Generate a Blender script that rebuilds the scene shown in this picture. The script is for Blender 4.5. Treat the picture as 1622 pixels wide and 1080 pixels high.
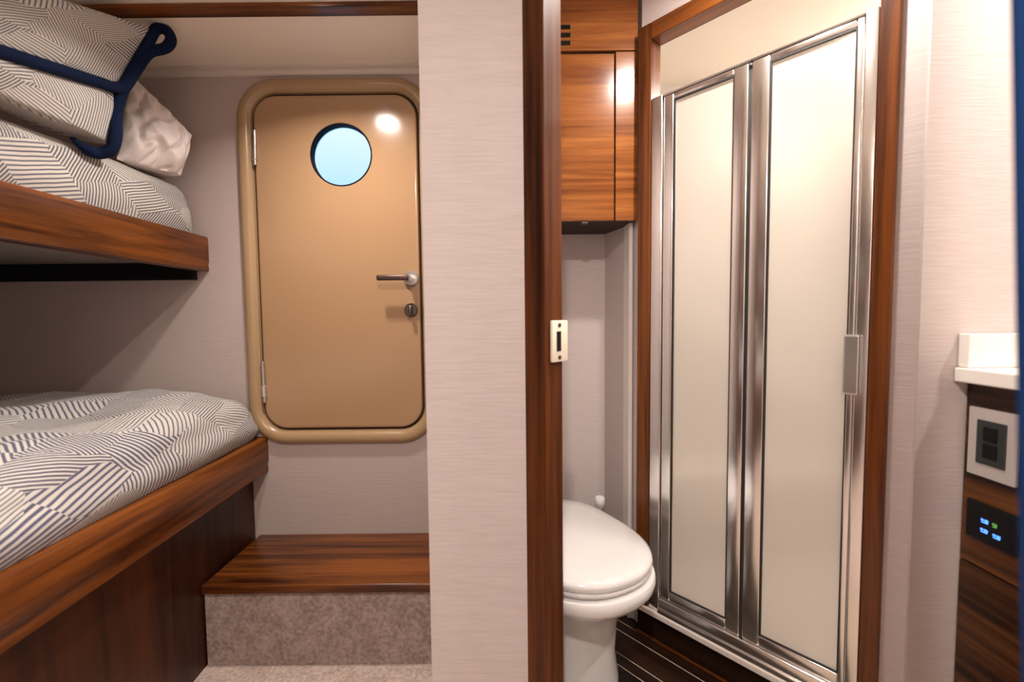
import bpy, bmesh, math, random
from mathutils import Vector, Matrix, noise
R = math.radians
random.seed(7)
scene = bpy.context.scene
for o in list(bpy.data.objects):
    bpy.data.objects.remove(o)
COL = scene.collection

# ------------------------------------------------------------------ camera
F = 715.0
CAMZ = 1.05
ROT = (Matrix.Rotation(R(90 - 3.2), 4, 'X') @ Matrix.Rotation(R(-0.6), 4, 'Z'))
cd = bpy.data.cameras.new('camera')
cam = bpy.data.objects.new('camera', cd)
COL.objects.link(cam)
cam.matrix_world = Matrix.Translation((0, 0, CAMZ)) @ ROT
cd.sensor_width = 36.0
cd.lens = 36.0 * F / 1622.0
cd.clip_start = 0.01
cd.dof.use_dof = True
cd.dof.focus_distance = 1.35
cd.dof.aperture_fstop = 2.0
scene.camera = cam

# ------------------------------------------------------------------ world (daylight outside the porthole)
w = bpy.data.worlds.new('world')
scene.world = w
w.use_nodes = True
nt = w.node_tree
nt.nodes.clear()
wo = nt.nodes.new('ShaderNodeOutputWorld')
bg = nt.nodes.new('ShaderNodeBackground')
tc = nt.nodes.new('ShaderNodeTexCoord')
sep = nt.nodes.new('ShaderNodeSeparateXYZ')
cr = nt.nodes.new('ShaderNodeValToRGB')
mr = nt.nodes.new('ShaderNodeMapRange')
mr.inputs['From Min'].default_value = -0.1
mr.inputs['From Max'].default_value = 0.9
nt.links.new(tc.outputs['Generated'], sep.inputs[0])
nt.links.new(sep.outputs['Z'], mr.inputs['Value'])
nt.links.new(mr.outputs[0], cr.inputs[0])
cr.color_ramp.elements[0].position = 0.30
cr.color_ramp.elements[0].color = (0.36, 0.68, 1.0, 1)
cr.color_ramp.elements[1].position = 0.50
cr.color_ramp.elements[1].color = (0.82, 0.92, 1.0, 1)
nt.links.new(cr.outputs[0], bg.inputs[0])
bg.inputs[1].default_value = 0.9
nt.links.new(bg.outputs[0], wo.inputs[0])

# ------------------------------------------------------------------ exposure
vs = scene.view_settings
vs.view_transform = 'Standard'
vs.look = 'None'
vs.gamma = 1.0
vs.use_curve_mapping = False
vs.exposure = 0.4

# ------------------------------------------------------------------ lamps (position, watts); fixtures are built further down
CEIL = 2.05
WARM = (1.0, 0.905, 0.83)
LAMPS = [((-0.53, 1.215), 'low', 6.6, WARM, 'round recessed downlight in the low ceiling before the beige door'),
         ((-0.06, -0.28), 'main', 21.0, WARM, 'added fill light, unseen in the passage ceiling behind the viewer'),  # fill lamp added out of view to brighten the partition
         ((0.50, 0.95), 'main', 9.5, WARM, 'round recessed downlight in the ceiling before the toilet cabinet'),
         ((1.36, 0.66), 'main', 12.0, WARM, 'round recessed downlight in the ceiling over the vanity counter'),
         ((1.285, 1.555), 'main', 9.0, WARM, 'round recessed downlight in the shower ceiling')]

# ------------------------------------------------------------------ pixel helpers
R3 = ROT.to_3x3()
CAMP = Vector((0, 0, CAMZ))
def ray(px, py):
    return R3 @ Vector(((px - 811) / F, -(py - 540) / F, -1.0))
def hit(px, py, p, n):
    d = ray(px, py); n = Vector(n)
    return CAMP + d * ((Vector(p) - CAMP).dot(n) / d.dot(n))
def atY(px, py, y): return hit(px, py, (0, y, 0), (0, 1, 0))
def atX(px, py, x): return hit(px, py, (x, 0, 0), (1, 0, 0))
def atZ(px, py, z): return hit(px, py, (0, 0, z), (0, 0, 1))

# ------------------------------------------------------------------ materials
MATS = {}
def newmat(name):
    m = bpy.data.materials.new(name); m.use_nodes = True
    n = m.node_tree; b = n.nodes['Principled BSDF']
    MATS[name] = m
    return m, n, b
def plain(name, col, rough=0.5, metal=0.0, bump=0.0, bscale=200, **kw):
    m, n, b = newmat(name)
    b.inputs['Base Color'].default_value = (*col, 1)
    b.inputs['Roughness'].default_value = rough
    b.inputs['Metallic'].default_value = metal
    for k, v in kw.items():
        b.inputs[k].default_value = v
    if bump:
        t = n.nodes.new('ShaderNodeTexCoord'); x = n.nodes.new('ShaderNodeTexNoise')
        x.inputs['Scale'].default_value = bscale; x.inputs['Detail'].default_value = 3
        u = n.nodes.new('ShaderNodeBump'); u.inputs['Strength'].default_value = bump; u.inputs['Distance'].default_value = 0.003
        n.links.new(t.outputs['Object'], x.inputs['Vector']); n.links.new(x.outputs[0], u.inputs['Height'])
        n.links.new(u.outputs[0], b.inputs['Normal'])
    return m
def wood(name, dark, light, axis, rough=0.33, scale=1.0, coat=0.08, spec=0.35):
    m, n, b = newmat(name)
    t = n.nodes.new('ShaderNodeTexCoord')
    mp = n.nodes.new('ShaderNodeMapping')
    s = [42.0 * scale] * 3; s[axis] = 1.7 * scale
    mp.inputs['Scale'].default_value = s
    n1 = n.nodes.new('ShaderNodeTexNoise'); n1.inputs['Scale'].default_value = 1.0
    n1.inputs['Detail'].default_value = 6; n1.inputs['Roughness'].default_value = 0.62; n1.inputs['Distortion'].default_value = 0.6
    mp2 = n.nodes.new('ShaderNodeMapping')
    s2 = [8.0 * scale] * 3; s2[axis] = 0.7 * scale
    mp2.inputs['Scale'].default_value = s2
    n2 = n.nodes.new('ShaderNodeTexNoise'); n2.inputs['Scale'].default_value = 1.0; n2.inputs['Detail'].default_value = 3
    mx = n.nodes.new('ShaderNodeMath'); mx.operation = 'MULTIPLY_ADD'; mx.inputs[1].default_value = 0.55
    ml = n.nodes.new('ShaderNodeMath'); ml.operation = 'MULTIPLY'; ml.inputs[1].default_value = 0.45
    rp = n.nodes.new('ShaderNodeValToRGB')
    rp.color_ramp.elements[0].position = 0.40; rp.color_ramp.elements[0].color = (*dark, 1)
    rp.color_ramp.elements[1].position = 0.61; rp.color_ramp.elements[1].color = (*light, 1)
    L = n.links.new
    L(t.outputs['Object'], mp.inputs[0]); L(t.outputs['Object'], mp2.inputs[0])
    L(mp.outputs[0], n1.inputs['Vector']); L(mp2.outputs[0], n2.inputs['Vector'])
    L(n2.outputs[0], ml.inputs[0]); L(n1.outputs[0], mx.inputs[0]); L(ml.outputs[0], mx.inputs[2])
    L(mx.outputs[0], rp.inputs[0]); L(rp.outputs[0], b.inputs['Base Color'])
    b.inputs['Roughness'].default_value = rough
    b.inputs['Coat Weight'].default_value = coat; b.inputs['Coat Roughness'].default_value = 0.12
    b.inputs['Specular IOR Level'].default_value = spec
    return m
def wallpaper(name, col, var=0.03):
    m, n, b = newmat(name)
    t = n.nodes.new('ShaderNodeTexCoord')
    mp = n.nodes.new('ShaderNodeMapping'); mp.inputs['Scale'].default_value = (14, 14, 210)
    x = n.nodes.new('ShaderNodeTexNoise'); x.inputs['Scale'].default_value = 1.0; x.inputs['Detail'].default_value = 4
    rp = n.nodes.new('ShaderNodeValToRGB')
    rp.color_ramp.elements[0].position = 0.3; rp.color_ramp.elements[0].color = (*[c * (1 - 2.2 * var) for c in col], 1)
    rp.color_ramp.elements[1].position = 0.7; rp.color_ramp.elements[1].color = (*[c * (1 + var) for c in col], 1)
    u = n.nodes.new('ShaderNodeBump'); u.inputs['Strength'].default_value = 0.25; u.inputs['Distance'].default_value = 0.002
    L = n.links.new
    L(t.outputs['Object'], mp.inputs[0]); L(mp.outputs[0], x.inputs['Vector'])
    L(x.outputs[0], rp.inputs[0]); L(rp.outputs[0], b.inputs['Base Color'])
    L(x.outputs[0], u.inputs['Height']); L(u.outputs[0], b.inputs['Normal'])
    b.inputs['Roughness'].default_value = 0.7
    return m
def quilt_mat(name, ground, line, cell=6.5, off=0.0, fq0=380.0, fq1=420.0):
    m, n, b = newmat(name); L = n.links.new
    def N(t, **kw):
        x = n.nodes.new(t)
        for k, v in kw.items(): setattr(x, k, v)
        return x
    def M(op, a, c=None, d=None):
        x = N('ShaderNodeMath', operation=op)
        for i, v in enumerate((a, c, d)):
            if v is None: continue
            if isinstance(v, (int, float)): x.inputs[i].default_value = v
            else: L(v, x.inputs[i])
        return x.outputs[0]
    uv = N('ShaderNodeUVMap')
    mp = N('ShaderNodeMapping'); mp.inputs['Scale'].default_value = (cell, cell * 1.9, 1)
    mp.inputs['Rotation'].default_value = (0, 0, R(28)); mp.inputs['Location'].default_value = (off, off * 1.7, 0)
    L(uv.outputs[0], mp.inputs[0])
    vo = N('ShaderNodeTexVoronoi', distance='CHEBYCHEV', voronoi_dimensions='2D')
    vo.inputs['Scale'].default_value = 1.0; vo.inputs['Randomness'].default_value = 0.55
    L(mp.outputs[0], vo.inputs['Vector'])
    sc = N('ShaderNodeSeparateColor'); L(vo.outputs['Color'], sc.inputs[0])
    ang = M('MULTIPLY', M('FLOOR', M('MULTIPLY', sc.outputs[0], 4.999)), R(36.0))
    sx = N('ShaderNodeSeparateXYZ'); L(uv.outputs[0], sx.inputs[0])
    pr = M('ADD', M('MULTIPLY', sx.outputs[0], M('COSINE', ang)), M('MULTIPLY', sx.outputs[1], M('SINE', ang)))
    wob = N('ShaderNodeTexNoise'); wob.inputs['Scale'].default_value = 9.0; wob.inputs['Detail'].default_value = 2
    L(uv.outputs[0], wob.inputs['Vector'])
    pr = M('ADD', pr, M('MULTIPLY', wob.outputs[0], 0.008))
    fr = M('MULTIPLY_ADD', sc.outputs[1], fq1, fq0)
    sn = M('SINE', M('MULTIPLY', pr, fr))
    th = M('MULTIPLY_ADD', sc.outputs[2], -0.7, 0.55)
    mrn = N('ShaderNodeMapRange'); mrn.clamp = True
    L(sn, mrn.inputs['Value']); L(M('SUBTRACT', th, 0.45), mrn.inputs['From Min']); L(M('ADD', th, 0.45), mrn.inputs['From Max'])
    mix = N('ShaderNodeMix', data_type='RGBA')
    L(mrn.outputs[0], mix.inputs[0])
    mix.inputs[6].default_value = (*ground, 1)
    mixl = N('ShaderNodeMix', data_type='RGBA')
    L(sc.outputs[1], mixl.inputs[0])
    mixl.inputs[6].default_value = (*line, 1); mixl.inputs[7].default_value = (line[0] * 1.3, line[1] * 1.15, line[2] * 0.75, 1)
    L(mixl.outputs[2], mix.inputs[7])
    L(mix.outputs[2], b.inputs['Base Color'])
    b.inputs['Roughness'].default_value = 0.85
    b.inputs['Sheen Weight'].default_value = 0.15
    no = N('ShaderNodeTexNoise'); no.inputs['Scale'].default_value = 60; no.inputs['Detail'].default_value = 3
    L(uv.outputs[0], no.inputs['Vector'])
    bu = N('ShaderNodeBump'); bu.inputs['Strength'].default_value = 0.35; bu.inputs['Distance'].default_value = 0.006
    L(no.outputs[0], bu.inputs['Height']); L(bu.outputs[0], b.inputs['Normal'])
    return m
def carpet(name, c1, c2):
    m, n, b = newmat(name); L = n.links.new
    t = n.nodes.new('ShaderNodeTexCoord')
    x = n.nodes.new('ShaderNodeTexNoise'); x.inputs['Scale'].default_value = 95; x.inputs['Detail'].default_value = 4
    y = n.nodes.new('ShaderNodeTexNoise'); y.inputs['Scale'].default_value = 22; y.inputs['Detail'].default_value = 2
    ad = n.nodes.new('ShaderNodeMath'); ad.operation = 'MULTIPLY_ADD'; ad.inputs[1].default_value = 0.35
    ml = n.nodes.new('ShaderNodeMath'); ml.operation = 'MULTIPLY'; ml.inputs[1].default_value = 0.65
    rp = n.nodes.new('ShaderNodeValToRGB')
    rp.color_ramp.elements[0].position = 0.36; rp.color_ramp.elements[0].color = (*c1, 1)
    rp.color_ramp.elements[1].position = 0.64; rp.color_ramp.elements[1].color = (*c2, 1)
    u = n.nodes.new('ShaderNodeBump'); u.inputs['Strength'].default_value = 0.6; u.inputs['Distance'].default_value = 0.006
    L(t.outputs['Object'], x.inputs['Vector']); L(t.outputs['Object'], y.inputs['Vector'])
    L(x.outputs[0], ml.inputs[0]); L(y.outputs[0], ad.inputs[0]); L(ml.outputs[0], ad.inputs[2])
    L(ad.outputs[0], rp.inputs[0]); L(rp.outputs[0], b.inputs['Base Color'])
    L(x.outputs[0], u.inputs['Height']); L(u.outputs[0], b.inputs['Normal'])
    b.inputs['Roughness'].default_value = 0.95
    return m
def emit(name, col, s):
    m, n, b = newmat(name)
    b.inputs['Base Color'].default_value = (*[min(c, .8) for c in col], 1)
    b.inputs['Emission Color'].default_value = (*col, 1); b.inputs['Emission Strength'].default_value = s
    return m

WD, WL = (0.028, 0.0055, 0.0011), (0.215, 0.062, 0.0095)
wood('walnut_x', WD, WL, 0); wood('walnut_y', WD, WL, 1); wood('walnut_z', WD, WL, 2)
wood('post_wood', (0.020, 0.0045, 0.0012), (0.125, 0.036, 0.009), 2, rough=0.45, coat=0.0, spec=0.15)
wood('cabinet_wood', (0.17, 0.045, 0.008), (0.40, 0.14, 0.03), 0, rough=0.2, scale=0.9, coat=0.2, spec=0.4)
wood('vanity_wood', (0.012, 0.003, 0.001), (0.125, 0.042, 0.009), 1)
wood('panel_wood', (0.018, 0.0035, 0.0008), (0.070, 0.017, 0.0028), 2, rough=0.42, scale=0.8)
wood('plank_wood', (0.008, 0.003, 0.0015), (0.026, 0.010, 0.004), 0, rough=0.35)
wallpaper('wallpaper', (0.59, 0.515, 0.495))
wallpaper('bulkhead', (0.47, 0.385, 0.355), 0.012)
plain('headliner', (0.86, 0.775, 0.67), 0.6, bump=0.08, bscale=90)
plain('trim_cream', (0.62, 0.54, 0.47), 0.5)
plain('door_paint', (0.385, 0.235, 0.128), 0.15, bump=0.02, bscale=25)
plain('frame_paint', (0.36, 0.235, 0.125), 0.28)
plain('gap_dark', (0.035, 0.018, 0.010), 0.8)
plain('navy_rubber', (0.0012, 0.0035, 0.013), 0.6, **{'Specular IOR Level': 0.1})
plain('chrome', (0.86, 0.84, 0.82), 0.2, 1.0)
plain('satin_steel', (0.62, 0.60, 0.58), 0.28, 1.0)
plain('dark_metal', (0.16, 0.14, 0.13), 0.3, 1.0)
plain('handle_bronze', (0.09, 0.055, 0.045), 0.35, 0.6)
plain('gasket', (0.02, 0.018, 0.016), 0.6)
plain('gelcoat', (0.86, 0.81, 0.755), 0.35)
plain('porcelain', (0.68, 0.665, 0.655), 0.12, **{'Coat Weight': 0.3})
plain('white_plastic', (0.82, 0.80, 0.78), 0.35)
plain('cream_plastic', (0.78, 0.70, 0.56), 0.4)
plain('black_plastic', (0.006, 0.006, 0.007), 0.35, **{'Specular IOR Level': 0.2})
plain('outlet_grey', (0.022, 0.026, 0.027), 0.45)
plain('counter_stone', (0.83, 0.79, 0.74), 0.25, bump=0.03)
plain('nickel_plate', (0.66, 0.62, 0.60), 0.35, 0.55)
plain('navy_binding', (0.003, 0.009, 0.034), 0.9, **{'Specular IOR Level': 0.15}, bump=0.3, bscale=300)
plain('navy_curtain', (0.008, 0.035, 0.12), 0.9, **{'Specular IOR Level': 0.15}, bump=0.2, bscale=250)
plain('white_linen', (0.76, 0.68, 0.65), 0.85, bump=0.25, bscale=120)
plain('holly', (0.50, 0.40, 0.31), 0.35)
plain('sill_white', (0.74, 0.67, 0.61), 0.35)
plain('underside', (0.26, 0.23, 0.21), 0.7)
plain('ring_white', (0.8, 0.78, 0.75), 0.4)
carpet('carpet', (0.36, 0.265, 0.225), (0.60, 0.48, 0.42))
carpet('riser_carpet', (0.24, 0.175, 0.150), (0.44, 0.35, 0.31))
quilt_mat('quilt_lower', (0.58, 0.55, 0.50), (0.075, 0.08, 0.15), 6.0, 0.0, 430.0, 520.0)
quilt_mat('quilt_upper', (0.60, 0.56, 0.50), (0.075, 0.08, 0.14), 6.5, 3.3, 520.0, 480.0)
emit('lamp_lens', (1.0, 0.93, 0.86), 20.0)
emit('led_blue', (0.06, 0.20, 1.0), 1.9)
emit('led_green', (0.12, 0.35, 0.06), 0.35)
# frosted shower glass
m, n, b = newmat('frosted_glass')
b.inputs['Base Color'].default_value = (0.80, 0.76, 0.705, 1)
b.inputs['Roughness'].default_value = 0.36
b.inputs['Transmission Weight'].default_value = 0.6
b.inputs['IOR'].default_value = 1.25
b.inputs['Coat Weight'].default_value = 0.35; b.inputs['Coat Roughness'].default_value = 0.05
m, n, b = newmat('port_glass')
b.inputs['Base Color'].default_value = (0.93, 0.98, 1.0, 1)
b.inputs['Roughness'].default_value = 0.08
b.inputs['Transmission Weight'].default_value = 1.0
b.inputs['IOR'].default_value = 1.15

# ------------------------------------------------------------------ object helpers
WM = {}
def world_of(o): return WM[o.name]
def empty(name, loc):
    o = bpy.data.objects.new(name, None); COL.objects.link(o)
    o.empty_display_size = 0.05; o.location = loc
    WM[o.name] = Matrix.Translation(loc)
    return o
def link(name, bm, mat, parent=None, mw=None, smooth=35, recalc=True):
    if recalc: bmesh.ops.recalc_face_normals(bm, faces=bm.faces[:])
    me = bpy.data.meshes.new(name); bm.to_mesh(me); bm.free()
    if smooth:
        me.shade_smooth(); me.set_sharp_from_angle(angle=R(smooth))
    me.materials.append(MATS[mat])
    o = bpy.data.objects.new(name, me); COL.objects.link(o)
    mw = mw or Matrix()
    if parent is not None:
        o.parent = parent
        o.matrix_parent_inverse = WM[parent.name].inverted()
    o.matrix_basis = mw
    WM[o.name] = mw
    return o
def tag(o, label=None, cat=None, group=None, kind=None):
    if label: o['label'] = label
    if cat: o['category'] = cat
    if group: o['group'] = group
    if kind: o['kind'] = kind
    return o
def add_box(bm, c, s, bevel=0.0, seg=2, mat=None):
    v = bmesh.ops.create_cube(bm, size=1.0)['verts']
    bmesh.ops.scale(bm, vec=s, verts=v)
    if bevel:
        es = list({e for x in v for e in x.link_edges})
        r = bmesh.ops.bevel(bm, geom=es, offset=bevel, segments=seg, affect='EDGES', profile=0.5)
        v = list({x for f in r['faces'] for x in f.verts} | {x for x in v if x.is_valid})
    if mat is not None: bmesh.ops.transform(bm, matrix=mat, verts=v)
    bmesh.ops.translate(bm, vec=c, verts=v)
    return v
def box(name, c, s, mat, parent=None, rz=0.0, bevel=0.0, seg=2, smooth=15):
    bm = bmesh.new(); add_box(bm, (0, 0, 0), s, bevel, seg)
    return link(name, bm, mat, parent, Matrix.Translation(c) @ Matrix.Rotation(rz, 4, 'Z'), smooth=smooth)
def boxes(name, lst, mat, parent=None):
    bm = bmesh.new()
    for (x0, x1, y0, y1, z0, z1) in lst:
        add_box(bm, ((x0 + x1) / 2, (y0 + y1) / 2, (z0 + z1) / 2), (x1 - x0, y1 - y0, z1 - z0))
    return link(name, bm, mat, parent)
def prism(name, poly, z0, z1, mat, parent=None, mw=None):
    bm = bmesh.new()
    a = [bm.verts.new((x, y, z0)) for x, y in poly]; b = [bm.verts.new((x, y, z1)) for x, y in poly]
    k = len(poly)
    bm.faces.new(a[::-1]); bm.faces.new(b)
    for i in range(k): bm.faces.new((a[i], a[(i + 1) % k], b[(i + 1) % k], b[i]))
    return link(name, bm, mat, parent, mw)
def loft(loops, closed=True, cap0=True, cap1=True, bm=None):
    bm = bm or bmesh.new()
    L = [[bm.verts.new(p) for p in lp] for lp in loops]
    k = len(loops[0])
    for a, b in zip(L, L[1:]):
        for i in range(k if closed else k - 1):
            j = (i + 1) % k
            bm.faces.new((a[i], a[j], b[j], b[i]))
    if cap0: bm.faces.new(L[0][::-1])
    if cap1: bm.faces.new(L[-1])
    return bm
def tube_bm(pts, r, seg=10, bm=None, closed=False):
    pts = [Vector(p) for p in pts]; k = len(pts)
    rs = r if isinstance(r, (list, tuple)) else [r] * k
    loops = []; up = None
    for i in range(k):
        t = (pts[(i + 1) % k] - pts[i - 1]) if closed else (pts[min(i + 1, k - 1)] - pts[max(i - 1, 0)])
        t.normalize()
        if up is None:
            up = Vector((0, 0, 1)) if abs(t.z) < 0.9 else Vector((1, 0, 0))
        up = (up - t * up.dot(t)).normalized(); sd = t.cross(up)
        loops.append([pts[i] + (up * math.cos(a) + sd * math.sin(a)) * rs[i] for a in [2 * math.pi * q / seg for q in range(seg)]])
    if closed: loops.append(loops[0])
    bm = loft(loops, True, not closed, not closed, bm)
    if closed: bmesh.ops.remove_doubles(bm, verts=bm.verts[:], dist=1e-5)
    return bm
def smooth_path(pts, n=8):
    pts = [Vector(p) for p in pts]; out = []
    for i in range(len(pts) - 1):
        p0 = pts[max(i - 1, 0)]; p1 = pts[i]; p2 = pts[i + 1]; p3 = pts[min(i + 2, len(pts) - 1)]
        for q in range(n):
            t = q / n
            out.append(0.5 * ((2 * p1) + (p2 - p0) * t + (2 * p0 - 5 * p1 + 4 * p2 - p3) * t * t + (3 * p1 - p0 - 3 * p2 + p3) * t ** 3))
    out.append(pts[-1])
    return out
def cyl(name, p0, p1, r, mat, parent=None, seg=20, bevel=0.0):
    p0 = Vector(p0); p1 = Vector(p1); L = (p1 - p0).length
    rs = [(0, r - bevel), (bevel, r), (L - bevel, r), (L, r - bevel)] if bevel else [(0, r), (L, r)]
    bm = loft([[(rr * math.cos(2 * math.pi * q / seg), rr * math.sin(2 * math.pi * q / seg), z) for q in range(seg)] for z, rr in rs])
    q = Vector((0, 0, 1)).rotation_difference((p1 - p0).normalized()).to_matrix().to_4x4()
    return link(name, bm, mat, parent, Matrix.Translation(p0) @ q)
def rrect(cx, cz, wd, h, r, n=14, m=14):
    out = []
    cs = ((1, 1, 0), (-1, 1, 90), (-1, -1, 180), (1, -1, 270))
    for k, (sx, sz, a0) in enumerate(cs):
        for q in range(n + 1):
            a = R(a0 + 90 * q / n)
            out.append((cx + sx * (wd / 2 - r) + r * math.cos(a), cz + sz * (h / 2 - r) + r * math.sin(a)))
        nx_, nz_, na = cs[(k + 1) % 4]
        p = out[-1]; e = (cx + nx_ * (wd / 2 - r) + r * math.cos(R(na)), cz + nz_ * (h / 2 - r) + r * math.sin(R(na)))
        for q in range(1, m):
            out.append((p[0] + (e[0] - p[0]) * q / m, p[1] + (e[1] - p[1]) * q / m))
    return out

# ================================================================== KEY PLANES
YR = atZ(500, 1053, 0.0).y                       # step riser
TREAD_Z = atY(500, 926, YR - 0.015).z            # top of tread
YB = atZ(520, 844, TREAD_Z).y                    # back wall
LOWC = atY(470, 109, YB).z                       # low ceiling over the step
YP = 0.97                                        # partition front
PX0 = atY(673, 540, YP).x
PC = Vector((atY(863, 540, 0.93).x, 0.93))       # nearest corner of the door post
PS = 0.058
hp = PS / math.sqrt(2)
# shower front plane: through the curb foot, running away to the left
S0 = atZ(1012, 1001, 0.0)
SA = math.atan2(811 - 175, F)
SU = Vector((math.sin(SA), -math.cos(SA), 0))    # left to right, towards the camera
SN = Vector((math.cos(SA), math.sin(SA), 0))     # into the shower
def sh(px, py, off=0.0):
    p = hit(px, py, S0 + SN * off, SN)
    return (p - S0).dot(SU), p.z
def sp(s, d, z): 
    p = S0 + SU * s + SN * d
    return Vector((p.x, p.y, z))
SRZ = math.atan2(SU.y, SU.x)
YC = S0.y + 0.035                                # cabinet front
YT = YC + 0.24                                   # wall behind the toilet
CORN = atY(958, 540, YT)
s_right = sh(1411, 540)[0]
s_cor = sh(1456, 540)[0]
CB = sp(s_cor, 0, 0)                             # corner of shower wall and vanity wall
YV = CB.y                                        # vanity wall face
XV = atY(1526, 700, YV).x                        # vanity face
print('KEY', YR, TREAD_Z, YB, LOWC, PX0, S0, s_right, s_cor, CB, XV, YT, CORN)
XL, XR, Y0, YE = -1.98, 1.78, -0.75, 2.06

# ================================================================== SETTING
# carpeted floor (sitting area and passage)
door_far = Vector((1.3, PC.y + hp - (1.3 - PC.x)))
poly = [(XL, Y0), (XR, Y0), (XR, -0.42), (1.08, -0.05), (PC.x + hp, PC.y + hp + 0.0), (PX0, PC.y + 0.06), (PX0, YB), (XL, YB)]
tag(prism('floor', poly, -0.05, 0.0, 'carpet'), 'pale beige carpet floor at the foot of the step', 'floor', kind='structure')
# planked floor of the wet room: light strips under dark planks
head = [(PX0, PC.y + 0.06), (PC.x + hp, PC.y + hp), (1.08, -0.05), (XR, -0.42), (XR, YE), (PX0, YE)]
fl = tag(prism('floor_head', head, -0.05, -0.002, 'holly'), 'dark plank floor with pale inlaid strips before the shower', 'floor', kind='structure')
def clip(poly, conv):
    out = poly
    k = len(conv)
    for i in range(k):
        a = Vector(conv[i]); e = Vector(conv[(i + 1) % k]) - a
        def side(p): return e.x * (p[1] - a.y) - e.y * (p[0] - a.x)
        new = []
        for q in range(len(out)):
            p, r = out[q], out[(q + 1) % len(out)]
            sp_, sr_ = side(p), side(r)
            if sp_ >= 0: new.append(p)
            if sp_ * sr_ < 0:
                t = sp_ / (sp_ - sr_); new.append((p[0] + (r[0] - p[0]) * t, p[1] + (r[1] - p[1]) * t))
        out = new
        if len(out) < 3: return None
    return out
PR = Matrix.Rotation(SRZ, 4, 'Z')
headc = [(PX0, PC.y + 0.06), (PC.x + hp, PC.y + hp), (1.08, -0.05), (XR, -0.42), (XR, YE), (PX0, YE)]
gp = 0.0055
dd = 0.085; kk = 0
while dd > -1.15:
    pw = (0.082, 0.034)[kk % 2]; kk += 1
    q = [sp(-1.1, dd, 0), sp(1.6, dd, 0), sp(1.6, dd - pw, 0), sp(-1.1, dd - pw, 0)]
    c = clip([(p.x, p.y) for p in q[::-1]], headc)
    if c:
        inv = PR.inverted()
        loc = [inv @ Vector((x, y, 0)) for x, y in c]
        prism('plank', [(p.x, p.y) for p in loc], -0.004, 0.0, 'plank_wood', fl, PR)
    dd -= pw + gp
# ceilings
tag(boxes('ceiling', [(PX0 - .02, XR, Y0, YE, CEIL, CEIL + .05)], 'headliner'), 'pale headliner ceiling of the cabin', 'ceiling', kind='structure')
cl = tag(boxes('ceiling_low', [(XL, PX0 - .02, Y0, YB, LOWC, CEIL + .05)], 'headliner'), 'lower cream ceiling panel over the beige door', 'ceiling', kind='structure')
tag(box('trim_1', ((XL + PX0) / 2 - .011, YR - 0.005, LOWC - 0.0065), (PX0 - XL - .022, 0.045, 0.012), 'walnut_x', bevel=0.003),
    'dark wood beam across the ceiling above the step', 'trim', kind='structure')
# coved moulding where low ceiling meets the back wall
prof = [(0, 0), (-0.030, 0), (-0.030, -0.008), (-0.016, -0.012), (-0.012, -0.022), (-0.006, -0.026), (0, -0.026)]
bm = loft([[(x, YB + y, LOWC + z) for y, z in prof] for x in (XL, PX0 - .02)])
tag(link('trim_2', bm, 'trim_cream'), 'thin cream moulding between ceiling and wall over the beige door', 'trim', kind='structure')
# door geometry on the back wall
DL, DT = atY(386, 400, YB), atY(540, 125, YB)
DB = atY(540, 701, YB)
PH = atY(541, 246, YB)
dl_in = atY(409, 400, YB).x
dr_in = atY(666, 400, YB).x
fw = dl_in - DL.x
DW = (dr_in + fw) - DL.x; DCX = DL.x + DW / 2
DH = DT.z - DB.z; DCZ = (DT.z + DB.z) / 2
print('DOOR', DW, DH, DCX, DCZ, PH)
ow, oh = DW - 0.088, DH - 0.088
BT = 0.035
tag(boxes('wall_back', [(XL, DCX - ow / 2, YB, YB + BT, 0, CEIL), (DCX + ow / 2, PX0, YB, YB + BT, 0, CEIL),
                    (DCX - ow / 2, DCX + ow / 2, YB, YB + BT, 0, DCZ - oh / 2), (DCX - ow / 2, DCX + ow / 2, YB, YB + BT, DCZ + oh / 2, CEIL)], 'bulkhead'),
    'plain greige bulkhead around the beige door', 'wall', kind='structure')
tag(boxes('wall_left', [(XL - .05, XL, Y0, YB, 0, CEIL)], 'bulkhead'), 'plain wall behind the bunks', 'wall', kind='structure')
tag(boxes('wall_rear', [(XL, XR, Y0 - .05, Y0, 0, CEIL)], 'wallpaper'), 'wall behind the viewer', 'wall', kind='structure')
tag(boxes('wall_right', [(XR, XR + .05, Y0, YE, 0, CEIL)], 'wallpaper'), 'wall behind the vanity', 'wall', kind='structure')
tag(boxes('wall_partition', [(PX0, PC.x - hp + 0.002, YP, YP + 0.06, 0, CEIL), (PX0, PX0 + 0.05, YP + 0.06, YE, 0, CEIL)], 'wallpaper'),
    'beige textured wallpaper partition between bunks and toilet', 'wall', kind='structure')
po = box('trim_3', (PC.x, PC.y + hp, CEIL / 2), (PS, PS, CEIL), 'post_wood', rz=R(45), bevel=0.0025)
tag(po, 'tall dark walnut door post at the edge of the partition', 'trim', kind='structure')
# wall behind the toilet and the slanting wall up to the shower frame
tag(boxes('wall_toilet', [(PX0 + .05, CORN.x, YT, YT + .04, 0, CEIL)], 'wallpaper'), 'beige wallpaper wall behind the toilet', 'wall', kind='structure')
sj0 = sh(1011, 540)[0]
JL = sp(sj0, 0.03, 0)
prism_pts = [(CORN.x, YT + .04), (CORN.x, YT), (JL.x - 0.004, JL.y), (JL.x + .012, JL.y + 0.012), (CORN.x + 0.03, YT + .04)]
tag(prism('wall_toilet_side', prism_pts, 0, CEIL, 'wallpaper'), 'narrow wallpaper wall between toilet and shower frame', 'wall', kind='structure')
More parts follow.
